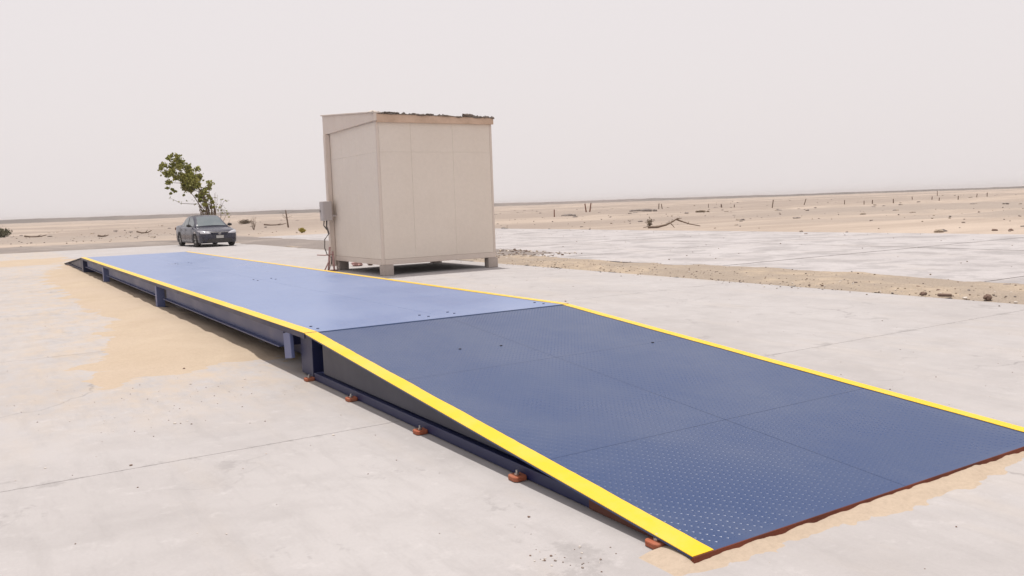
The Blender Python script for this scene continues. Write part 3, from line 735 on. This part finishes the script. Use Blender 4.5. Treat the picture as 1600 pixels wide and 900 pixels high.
# s measured from the nose; local y = s - CL/2 (nose faces -y)
Wt = [(0, .50), (.04, .66), (.12, .78), (.3, .865), (.7, .905), (1.2, .915), (3.6, .915), (4.2, .895), (4.55, .85), (4.72, .76), (4.8, .62)]
Ht = [(0, .60), (.04, .68), (.12, .735), (.35, .80), (.8, .87), (1.15, .915), (1.35, .94), (3.4, .97), (4.1, 1.03), (4.55, 1.02), (4.7, .98), (4.8, .86)]
Zb = [(0, .30), (.08, .20), (.4, .18), (4.3, .2), (4.7, .24), (4.8, .34)]
axles = (.92, 3.70); WR = .325
mb = MB(); st = [0, .02, .04, .08, .12, .18, .24]; s = .30
while s < 4.5: st.append(s); s += .045
st += [4.55, 4.62, 4.68, 4.72, 4.76, 4.8]
vs = []; npp = 0
for s in st:
    w_, h, zb = tab(Wt, s), tab(Ht, s), tab(Zb, s)
    arch = 0
    for ax in axles:
        dd = abs(s-ax)
        if dd < .385: arch = max(arch, .315+math.sqrt(max(0, .385**2-dd*dd)))
    zl = max(zb, arch)
    zs = h-.10 if s > .3 else h-.07
    mid = max(zl+.01, .55)
    half = [(0, zl), (w_*.80, zl), (w_*.97, zl+.004), (w_*1.0, (zl+mid)/2+.01), (w_*1.0, max(mid, zl+.03)), (w_*.985, max(zs, zl+.045)), (w_*.93, max(h-.035, zl+.06)), (w_*.80, h-.008), (w_*.5, h+.012), (0, h+.018)]
    full = [(x, z) for x, z in half] + [(-x, z) for x, z in half[-2:0:-1]]
    npp = len(full); vs += [(x, s-CL/2, z) for x, z in full]
fs = [(i*npp+k, i*npp+(k+1) % npp, (i+1)*npp+(k+1) % npp, (i+1)*npp+k) for i in range(len(st)-1) for k in range(npp)]
fs += [tuple(range(npp))[::-1], tuple(range((len(st)-1)*npp, len(st)*npp))]
mb.add(vs, fs); mb.build('body', M['carpaint'], car, smooth=True)
# greenhouse (painted pillars and roof) then glass panels a few mm proud
G = [(1.12, .74, .925, .74), (1.40, .735, 1.08, .675), (1.70, .73, 1.26, .615), (1.98, .725, 1.40, .575), (2.15, .72, 1.445, .56), (2.6, .72, 1.475, .565), (3.0, .72, 1.46, .56), (3.35, .72, 1.40, .55), (3.7, .72, 1.25, .57), (4.0, .72, 1.10, .62), (4.2, .70, 1.02, .66)]
mb = MB(); vs = []
for s, wb_, zt_, wt_ in G:
    zb_ = .90
    half = [(wb_+.05, zb_), (wt_+.045, zt_-.04), (wt_-.01, zt_-.006), (wt_*.5, zt_+.018), (0, zt_+.025)]
    full = half + [(-x, z) for x, z in half[-2::-1]]
    vs += [(x, s-CL/2, z) for x, z in full]
k_ = 9
mb.add(vs, [(i*k_+k, i*k_+k+1, (i+1)*k_+k+1, (i+1)*k_+k) for i in range(len(G)-1) for k in range(k_-1)] + [tuple(range(k_))[::-1], tuple((len(G)-1)*k_+k for k in range(k_))])
mb.build('roof', M['carpaint'], car, smooth=True)
def gl(s, u):  # point on the windscreen/roof surface at station s, u in -1..1
    for (a, b) in zip(G, G[1:]):
        if a[0] <= s <= b[0]:
            f = (s-a[0])/(b[0]-a[0]); wt_ = a[3]+(b[3]-a[3])*f; zt_ = a[2]+(b[2]-a[2])*f
            return Vector((u*(wt_-.02), s-CL/2, zt_+.025-.033*u*u*1.0))
def panel(name, s0, s1, u0, u1, off, mat, nu=10, nv=6):
    mb = MB(); vs = []
    for j in range(nv+1):
        for i in range(nu+1):
            p = gl(s0+(s1-s0)*j/nv, u0+(u1-u0)*i/nu); vs.append((p.x, p.y+off[1], p.z+off[2]))
    mb.add(vs, [(j*(nu+1)+i, j*(nu+1)+i+1, (j+1)*(nu+1)+i+1, (j+1)*(nu+1)+i) for j in range(nv) for i in range(nu)])
    return mb.build(name, mat, car, smooth=True)
panel('windshield', 1.17, 1.95, -.92, .92, (0, -.012, .016), M['glass'])
panel('rear_window', 3.42, 4.08, -.9, .9, (0, .012, .016), M['glass'])
for sgn in (-1, 1):
    def side(s, f):    # side window surface
        for (a, b) in zip(G, G[1:]):
            if a[0] <= s <= b[0]:
                q = (s-a[0])/(b[0]-a[0]); wt_ = a[3]+(b[3]-a[3])*q+.045; zt_ = a[2]+(b[2]-a[2])*q-.04; wb_ = a[1]+(b[1]-a[1])*q+.05
                z0_ = .955; t0 = (z0_-.90)/(zt_-.90); tt = t0+(.93-t0)*f
                return (sgn*(wb_+(wt_-wb_)*tt+.009), s-CL/2, .90+(zt_-.90)*tt)
    for s0, s1 in ((1.52, 2.52), (2.60, 3.30), (3.35, 3.66)):
        mb = MB(); nu = 8; vs = []
        for i in range(nu+1):
            for f in (0, .5, 1): vs.append(side(s0+(s1-s0)*i/nu, f))
        mb.add(vs, [(i*3+k, i*3+k+1, (i+1)*3+k+1, (i+1)*3+k) for i in range(nu) for k in range(2)])
        mb.build('side_window', M['glass'], car, smooth=True)
    # mirror
    mb = MB(); mb.rock((sgn*.97, 1.62-CL/2, 1.0), .12, 2, (1.1, .6, .75)); mb.box(*(sorted((sgn*.80, sgn*.95))), 1.60-CL/2, 1.66-CL/2, .95, .985)
    mb.build('mirror', M['blk'], car, bevel=.01)
    # headlamp wrapping round the corner
    def bodypt(x, z, off=.012):
        # nose surface: find s where half width reaches |x|
        for i in range(400):
            s = i*.004
            if tab(Wt, s)*(.985 if z > .6 else 1) >= abs(x) and tab(Ht, s) >= z: return (x, s-CL/2-off, z)
        return (x, 1.6-CL/2, z)
    mb = MB(); vs = []; nu = 12
    for i in range(nu+1):
        f = i/nu; x = .40+.50*f
        z1 = .66+.115*f+.03*math.sin(f*3.14); z0 = .625+.02*f-.02*math.sin(f*3.14)
        vs += [bodypt(sgn*x, z0), bodypt(sgn*x, (z0+z1)/2, .03), bodypt(sgn*x, z1)]
    mb.add(vs, [(i*3+k, i*3+k+1, (i+1)*3+k+1, (i+1)*3+k) for i in range(nu) for k in range(2)])
    mb.build('headlight', M['lamp'], car, smooth=True)
    mb = MB(); mb.box(*(sorted((sgn*.60, sgn*.76))), .045-CL/2, .12-CL/2, .30, .37)
    mb.build('fog_lamp', M['blk'], car, bevel=.01)
    mb = MB(); mb.box(*(sorted((sgn*.55, sgn*.84))), CL/2-.10, CL/2-.02, .78, .92); mb.build('tail_light', M['rust'], car, bevel=.02)
    mb = MB()
    for s0 in (1.42, 2.55, 3.4): mb.box(*(sorted((sgn*.914, sgn*.9175))), s0-CL/2, s0+.008-CL/2, .30, .90)
    mb.build('door_seam', M['blk'], car)
    for s0 in (2.38, 3.22):
        MB().box(*(sorted((sgn*.905, sgn*.935))), s0-CL/2, s0+.16-CL/2, .80, .825).build('door_handle', M['carpaint'], car, bevel=.006)
# grille with bars and an oval badge, lower intake, number plate
mb = MB()
mb.prism([(-.40, .665), (-.33, .555), (.33, .555), (.40, .665)], 'y', -.022-CL/2, .06-CL/2)
gr = mb.build('grille', M['blk'], car, bevel=.01)
for z in (.585, .612, .640): MB().box(-.345-(z-.585)*.6, .345+(z-.585)*.6, -.029-CL/2, -.023-CL/2, z-.005, z+.005).build('grille_bar', M['navy'], gr)
MB().box(-.41, .41, -.030-CL/2, .02-CL/2, .668, .685).build('grille_trim', M['chrome'], gr, bevel=.004)
mb = MB(); n_ = 20
for k in range(n_):
    a, b = 2*math.pi*k/n_, 2*math.pi*(k+1)/n_
    q = [(.062*math.cos(a), -.034-CL/2, .612+.042*math.sin(a)), (.062*math.cos(b), -.034-CL/2, .612+.042*math.sin(b)), (.048*math.cos(b), -.036-CL/2, .612+.030*math.sin(b)), (.048*math.cos(a), -.036-CL/2, .612+.030*math.sin(a))]
    mb.add(q, [(0, 1, 2, 3)])
    for r1, r2, s1, s2 in ((.034, .026, .012, .006),):
        mb.add([(s1*2*math.cos(a)*.9, -.035-CL/2, .612+.028*math.sin(a)), (s1*2*math.cos(b)*.9, -.035-CL/2, .612+.028*math.sin(b)), (s1*1.5*math.cos(b)*.9, -.036-CL/2, .612+.020*math.sin(b)), (s1*1.5*math.cos(a)*.9, -.036-CL/2, .612+.020*math.sin(a))], [(0, 1, 2, 3)])
mb.build('badge', M['chrome'], gr)
MB().prism([(-.60, .20), (.60, .20), (.52, .39), (-.52, .39)], 'y', -.010-CL/2, .1-CL/2).build('lower_intake', M['blk'], car, bevel=.01)
MB().box(-.46, .46, -.012-CL/2, .02-CL/2, .185, .205).build('lip', M['carpaint'], car, bevel=.004)
pl = MB().box(-.17, .17, -.040-CL/2, -.026-CL/2, .40, .53).build('number_plate', M['plate'], car, bevel=.003)
for s in axles:
    for sgn in (-1, 1):
        mb = MB(); nn = 28; x0, x1 = sorted((sgn*.70, sgn*.90)); vs = []
        prof = [(x0, .20), (x0, WR-.02), (x0+.02, WR), (x1-.02, WR), (x1, WR-.02), (x1, .215), (x1-.02*sgn if sgn > 0 else x1-.02, .21)]
        for k in range(nn):
            a = 2*math.pi*k/nn
            for x, r_ in prof: vs.append((x, s-CL/2+r_*math.cos(a), WR+r_*math.sin(a)))
        m_ = len(prof)
        mb.add(vs, [(k*m_+i, k*m_+i+1, ((k+1) % nn)*m_+i+1, ((k+1) % nn)*m_+i) for k in range(nn) for i in range(m_-1)])
        wh = mb.build('wheel', M['tyre'], car, smooth=False)
        mb = MB(); xo = sgn*.885
        vs = [(xo, s-CL/2, WR)]
        for k in range(nn):
            a = 2*math.pi*k/nn; vs.append((xo-sgn*.03, s-CL/2+.205*math.cos(a), WR+.205*math.sin(a)))
        mb.add(vs, [(0, 1+k, 1+(k+1) % nn) for k in range(nn)], 0)
        for k in range(5):
            a = 2*math.pi*k/5+.3
            for da in (-.12, .12):
                pa = (xo+sgn*.004, s-CL/2+.03*math.cos(a), WR+.03*math.sin(a)); pb = (xo-sgn*.004, s-CL/2+.20*math.cos(a+da), WR+.20*math.sin(a+da))
                mb.tube([pa, pb], .015, 5, 1)
        mb.build('rim', [M['blk'], M['rim']], wh)
MB().box(-.80, .80, .35-CL/2, CL/2-.35, .17, .30).build('underbody', M['blk'], car)

# ------------------------------------------------------------------ vegetation
def leaf_clump(mb, c, r, n, size, rn, flat=.85):
    for _ in range(n):
        p = Vector((rn.gauss(0, .46), rn.gauss(0, .46), rn.gauss(0, .46)))
        p = Vector(c) + Vector((p.x*r, p.y*r, p.z*r*flat))
        d = Vector((rn.gauss(0, 1), rn.gauss(0, 1), rn.gauss(.3, .7))).normalized()
        u = d.cross(Vector((rn.gauss(0, 1), rn.gauss(0, 1), rn.gauss(0, 1)))).normalized(); v = d.cross(u)
        s = size*rn.uniform(.7, 1.25)
        a = [p-u*s*.55, p-u*s*.2+v*s*.34+d*s*.06, p+u*s*.3+v*s*.32+d*s*.06, p+u*s*.6, p+u*s*.3-v*s*.32+d*s*.06, p-u*s*.2-v*s*.34+d*s*.06, p+u*s*.05-d*s*.03]
        mb.add(a, [(0, 6, 1), (1, 6, 2), (2, 6, 3), (3, 6, 4), (4, 6, 5), (5, 6, 0)])
# the wind-leaning young tree behind the car: u = metres to the right of its base as seen from the yard, z = metres up
tb = Vector((9.15, 45.05, -.05))
tr = thing('leaning_tree', tb, 'young broad leaved tree leaning left with a sparse clumped crown behind the car', 'tree')
UR = Vector((0.848, -0.529, 0)); UD = Vector((.529, .848, 0)); K = .0074
def tp(zx, zy, dep=0):        # crown plan measured on the tree's own broad plane
    u, z = (zx-500)*K, (798-zy)*K
    return UR*(u*.9994+z*.0351) + UD*dep + Vector((0, 0, z-u*.0351))
rn = random.Random(21)
cl = [(480,500,15),(515,520,12),(455,550,9),(545,520,9),(470,590,8),(510,590,7),(425,465,14),(340,280,30),(195,130,18),(230,115,14),(275,118,22),(160,190,26),(145,215,18),(230,180,26),(290,160,26),(320,200,30),(180,255,30),(215,262,20),(240,240,26),(290,205,24),(198,325,22),(255,285,26),(300,280,36),(330,300,42),(370,270,34),(400,290,36),(420,320,34),(310,370,30),(350,380,28),(300,340,32),(440,350,26),(410,215,20),(430,275,20),(515,330,20),(500,370,18),(490,400,16),(460,390,24),(185,368,9),(220,380,12),(228,395,10),(205,410,6),(300,425,8),(400,430,12),(440,440,20),(470,470,18),(520,450,14),(540,480,11),(500,430,14),(430,470,10),(360,330,36),(390,350,30),(265,150,18),(210,210,20),(345,240,26),(355,225,20),(450,420,22)]
mb = MB()
for zx, zy, r_ in cl:
    leaf_clump(mb, tp(zx, zy, rn.uniform(-.45, .45)*min(1, r_/25)), r_*K*1.12, int(12+r_*r_*.11), .135, rn)
for pts_, n_ in (((200,450),3),((230,465),3),((260,480),3),((290,490),4),((330,470),3),((370,470),3),((400,500),4),((600,460),5),((630,470),3),((660,470),5),((600,520),6),((640,550),6),((620,570),6),((655,575),7),((560,520),5),((570,545),6),((540,440),4),((420,520),5),((440,545),6),((665,600),6)):
    leaf_clump(mb, tp(pts_[0], pts_[1], rn.uniform(-.3, .3)), 10*K, n_, .075, rn)
mb.build('crown', M['leaf'], tr)
mb = MB()
def limb(pp, r0, r1, dep=0):
    pts_ = []
    for i, (a, b) in enumerate(pp): pts_.append(tp(a+rn.uniform(-4, 4), b, dep+rn.uniform(-.06, .06)))
    mb.tube(pts_, [r0+(r1-r0)*i/(len(pp)-1) for i in range(len(pp))], 6)
for pp, r0, r1, dp in (([(498,800),(496,700),(492,600),(480,500),(450,410),(410,340),(350,270),(290,190),(270,130)], .075, .015, 0),
    ([(510,800),(512,700),(505,600),(490,520),(468,440),(430,380),(380,340),(300,310),(240,260),(180,220)], .06, .012, .15),
    ([(530,800),(535,690),(530,590),(525,500),(512,420),(510,330)], .06, .012, -.1),
    ([(520,800),(545,680),(545,580),(535,500),(500,440),(440,400),(350,380),(300,360)], .05, .010, .2),
    ([(485,800),(480,680),(470,580),(440,500),(400,440),(370,400),(310,370)], .045, .010, -.2),
    ([(495,800),(500,650),(480,560),(430,495),(370,495),(290,490),(230,460),(195,445)], .03, .006, -.15),
    ([(450,410),(430,300),(412,220)], .02, .006, 0), ([(380,340),(300,330),(200,325),(190,370),(215,400)], .02, .005, .1),
    ([(290,250),(230,180),(200,130)], .02, .006, .1), ([(530,800),(570,680),(590,600),(595,520),(600,450)], .025, .006, .1),
    ([(595,520),(620,475),(665,468)], .012, .004, .1), ([(540,800),(600,690),(625,620),(650,560)], .022, .005, -.1), ([(540,780),(620,700),(665,620)], .02, .005, .2),
    ([(500,700),(450,600),(435,530)], .02, .006, .1)):
    limb(pp, r0, r1, dp)
for k in range(16):
    bx_ = rn.uniform(455, 555); tx = bx_+rn.uniform(-60, 35)+ (30 if k % 4 == 0 else 0); ty = rn.uniform(400, 560)
    limb([(bx_+rn.uniform(-10, 10), 800), (bx_, 690), ((bx_+tx)/2, (690+ty)/2), (tx, ty)], rn.uniform(.018, .035), .006, rn.uniform(-.3, .3))
mb.build('trunk', M['bark'], tr, smooth=True)
mb = MB()
for k in range(60):
    leaf_clump(mb, tp(rn.gauss(500, 32), rn.uniform(440, 640), rn.uniform(-.35, .35)), .10, 4, .07, rn)
for k in range(34):
    f = rn.random(); leaf_clump(mb, tp(560+110*f+rn.uniform(-18, 18), 500+90*f+rn.uniform(-30, 30), rn.uniform(-.3, .3)), .08, 3, .06, rn)
mb.build('dry_leaves', M['dryleaf'], tr)

def twiggy(name, loc, hgt, spread, stems, mat, label, cat, leaves=0, lmat=None, seed=1, group=None, lsize=.08, thick=.02):
    rn = random.Random(seed); t = thing(name, loc, label, cat, group)
    mb = MB(); tips = []
    for k in range(stems):
        a = rn.uniform(0, 6.28); d = rn.uniform(.2, 1)*spread; p = Vector((0, 0, -.03)); pts_ = [p.copy()]
        for j in range(1, 5):
            f = j/4; pts_.append(Vector((math.cos(a)*d*f+rn.uniform(-.05, .05)*hgt, math.sin(a)*d*f+rn.uniform(-.05, .05)*hgt, hgt*f*rn.uniform(.75, 1)*(1.2-.5*d/max(spread, .01)))))
        mb.tube(pts_, [thick*(1-.75*j/4) for j in range(5)], 5); tips += pts_[2:]
    mb.build('stem', mat, t, smooth=True)
    if leaves:
        mb = MB()
        for p in tips: leaf_clump(mb, p, spread*.32, leaves, lsize, rn, .7)
        mb.build('foliage', lmat or mat, t)
    return t
twiggy('dry_bush', (20.39, 76.67, desert_h(20.39, 76.67)), 1.25, .75, 8, M['wood'], 'bare twiggy bush, thin, standing between the car and the lone post', 'bush', 3, M['dryshrub'], 5, lsize=.06, thick=.03)
twiggy('green_bush', (-.81, 94.08, desert_h(-.81, 94.08)-.05), 1.0, 1.15, 26, M['wood'], 'rounded olive bush at the left edge of the photo', 'bush', 26, M['shrub'], 6, lsize=.13)
twiggy('dry_bush', (27.38, 106.9, desert_h(27.38, 106.9)), .45, 1.0, 14, M['wood'], 'low dark brown bush right of the car roof', 'bush', 16, M['dryshrub'], 8, lsize=.10)
twiggy('yellow_bush', (17.48, 53.24, desert_h(17.48, 53.24)-.02), .34, .26, 16, M['yshrub'], 'small round yellow bush left of the cabin', 'bush', 22, M['yshrub'], 9, lsize=.06)
twiggy('dry_bush', (28.72, 28.16, desert_h(28.72, 28.16)), .52, .22, 18, M['wood'], 'small upright brown tuft beside the dead branch', 'bush', 4, M['dryshrub'], 10, lsize=.05, thick=.010)

def branch(loc, rz, segs, label, cat='branch', r0=.05, name='dead_branch', mat=None):
    t = thing(name, loc, label, cat, rz=rz)
    for i, (pts_, r_) in enumerate(segs):
        MB().tube(pts_, [r_*(1-.6*j/(len(pts_)-1)) for j in range(len(pts_))], 6).build('limb' if i else 'stem', mat or M['wood'], t, smooth=True)
    return t
ua = math.atan2(-.529, .848)
zg = desert_h(29.6, 26.8)
branch((29.3, 27.3, zg), ua, [([(-1.1, 0, .05), (-.6, 0, .06), (-.1, .05, .16), (.3, 0, .36), (.52, 0, .50)], .075), ([(.45, 0, .44), (.75, .1, .32), (1.2, .2, .16), (1.8, .3, .03)], .05), ([(.1, 0, .28), (.2, -.1, .15), (.3, -.2, .0)], .04), ([(.52, 0, .48), (.75, 0, .50)], .03), ([(1.1, .2, .15), (1.15, .1, .3)], .02), ([(-.6, 0, .06), (-1.0, .3, .1), (-1.3, .4, .04)], .04)],
    'forked dead branch lying on the sand past the bleached yard')
for (x, y, ln, hh, lab) in ((2.4, 91.9, 2.2, .22, 'long low piece of driftwood in place of a mound shadow on the sand right of the olive bush'), (6.49, 72.57, .9, .14, 'short dark log in place of a mound shadow alone on the sand left of the car'), (11.84, 86.22, 1.5, .35, 'curved dark log in place of a mound shadow lying just left of the tree'), (27.0, 92.0, 2.6, .2, 'grey driftwood lying around the foot of the lone post')):  # first three logs are added where mounds cast dark shadow lines
    z = desert_h(x, y)
    branch((x, y, z), ua, [([(-ln/2, 0, hh*.8), (-ln*.2, .1, hh*.35), (ln*.25, 0, hh*.4), (ln/2, .1, hh)], .09), ([(ln*.1, 0, hh*.4), (ln*.3, -.1, hh*1.2)], .05)], lab, 'log', name='driftwood')

def post(x, y, h, r_, lean, mat, label, group=None, lean2=0, name='fence_post'):
    z = desert_h(x, y); mb = MB(); n_ = 5
    k = 1; pts_ = [UR*(lean*h*f)+UD*(lean2*h*f)+Vector((0, 0, -.25+(h+.25)*f)) for f in (0, .3, .6, 1)]
    mb.tube(pts_, [r_, r_*.95, r_*.9, r_*.8], 7)
    o = mb.build(name, mat); o.location = (x, y, z); tag(o, label, 'post', group); return o
PG = 'old posts standing in the desert'
# the lone post left of the cabin carries faint side twigs
z = desert_h(23.78, 76.74)
t = thing('fence_post', (23.78, 76.74, z), 'lone leaning dark post with wispy twigs left of the cabin', 'post', PG)
MB().tube([UR*.06+Vector((0, 0, -.2)), UR*-.05+Vector((0, 0, .9)), UR*-.14+Vector((0, 0, 1.8))], [.085, .075, .05], 7).build('stake', M['wood'], t)
mb = MB(); rn = random.Random(5)
for k in range(9):
    a = rn.choice((-1, 1)); z1 = rn.uniform(.9, 1.5); mb.tube([Vector((0, 0, z1))-UR*.07, UR*a*.3+Vector((0, 0, z1+rn.uniform(0, .2))), UR*a*rn.uniform(.45, .8)+Vector((0, 0, z1+rn.uniform(-.2, .5)))], [.012, .009, .005], 4)
mb.build('twigs', M['wood'], t)
post(53.98, 73.63, .85, .075, .02, M['rust'], 'single dark red post just right of the cabin', PG)
post(68.61, 86.90, 1.25, .10, -.16, M['rust'], 'left leg of the pair of red posts that lean apart', PG)
post(68.15, 85.64, 1.20, .10, .20, M['rust'], 'right leg of the pair of red posts that lean apart', PG)
post(90.28, 96.58, .9, .09, .10, M['wood'], 'left post of the close leaning pair above the dead branch', PG)
post(89.50, 94.80, .75, .08, -.22, M['wood'], 'right post of the close leaning pair above the dead branch', PG)
post(98.83, 94.10, .75, .06, .0, M['wood'], 'thin short pale post next to the low heap', PG)
post(92.85, 85.30, .55, .12, -.2, M['wood'], 'stubby thick stump, left of two stumps', PG)
post(94.05, 84.00, .5, .08, .1, M['wood'], 'stubby thin stump, right of two stumps', PG)
post(86.95, 70.57, 1.1, .075, .18, M['wood'], 'tall post leaning right, left of the next tall one that leans more', PG)
post(100.99, 76.98, 1.0, .075, .42, M['wood'], 'tall post with the strongest lean to the right', PG)
post(109.08, 75.94, .65, .07, 0, M['wood'], 'short upright post first past the strongly leaning one', PG)
post(102.71, 68.0, .60, .065, 0, M['wood'], 'short upright post, left of the pair on the low bank', PG)
post(110.4, 72.13, .55, .085, .05, M['wood'], 'thick short post, right of the pair on the low bank', PG)
post(105.5, 65.35, .65, .08, -.05, M['wood'], 'short post standing alone midway along the right horizon', PG)
for x, y, h in ((144.91, 88.14, .6), (136.75, 79.22, .6), (121.43, 68.53, .7), (185.0, 108.0, 1.1), (127.49, 69.11, .6), (150, 79, .7), (157, 81, .6), (160, 72, .8), (171, 72, .8)):
    post(x, y, h, .08, random.uniform(-.1, .15), M['wood'], 'small worn post in the distant row near the right edge', 'tiny distant posts near the right edge')
# low dry scrub and crusted tufts, past counting, over the far desert
mb = MB(); rn = random.Random(77)
for _ in range(800):
    x, y = rn.uniform(27, 230), rn.uniform(5, 190)
    if noise.noise((x/14, y/14, 3)) < .05: continue
    q = rn.uniform(.06, .22)
    for k in range(2): mb.rock((x+rn.uniform(-q, q), y+rn.uniform(-q, q), desert_h(x, y)+q*.1), q*rn.uniform(.5, 1), rn.randrange(9999), (1.6, 1.2, .55), rn.randrange(3))
for _ in range(300):
    x, y = rn.uniform(-40, 40), rn.uniform(62, 150)
    if noise.noise((x/14, y/14, 3)) < .0: continue
    q = rn.uniform(.06, .2); mb.rock((x, y, desert_h(x, y)+q*.1), q, rn.randrange(9999), (1.8, 1.2, .5), rn.randrange(3))
tag(mb.build('scrub', [M['gravel'], M['strip'], M['gravel']]), 'low dry scrub and crusted sand tufts dotting the desert', 'scrub', None, 'stuff')
# low heaps of debris by the posts
def heap(x, y, w_, h, mat, label, seed):
    mb = MB(); rn = random.Random(seed)
    for k in range(26):
        f = rn.gauss(0, .28); p = UR*f*w_+UD*rn.gauss(0, .15)*w_
        mb.rock((p.x, p.y, h*.25*math.exp(-f*f*2)), h*rn.uniform(.3, .75), seed*40+k, (1.5, 1, .8))
    o = mb.build('debris_heap', mat); o.location = (x, y, desert_h(x, y)-.02); tag(o, label, 'debris heap')
heap(64.11, 60.29, .8, .26, M['dryshrub'], 'dark heap of brush below the thin short pale post', 31)
heap(72.0, 79.0, 2.2, .45, M['gravel'], 'low grey rubble heap right of the red pair of posts', 32)
heap(60.0, 79.0, 1.8, .35, M['gravel'], 'low rubble heap left of the single dark red post', 33)

# ------------------------------------------------------------------ dusty air
HAZE = True
if HAZE:
    hz = MB().box(-2500, 2500, -2500, 2500, -4, 9).build('haze', [])
    m = bpy.data.materials.new('dusty_air'); m.use_nodes = True; t_ = m.node_tree; t_.nodes.clear()
    o_ = t_.nodes.new('ShaderNodeOutputMaterial'); v_ = t_.nodes.new('ShaderNodeVolumePrincipled')
    v_.inputs['Color'].default_value = (.93, .87, .85, 1); v_.inputs['Density'].default_value = .00034
    v_.inputs['Anisotropy'].default_value = .2
    t_.links.new(v_.outputs[0], o_.inputs['Volume']); hz.data.materials.clear(); hz.data.materials.append(m)
    tag(hz, 'dusty pale desert air', 'haze', None, 'stuff')
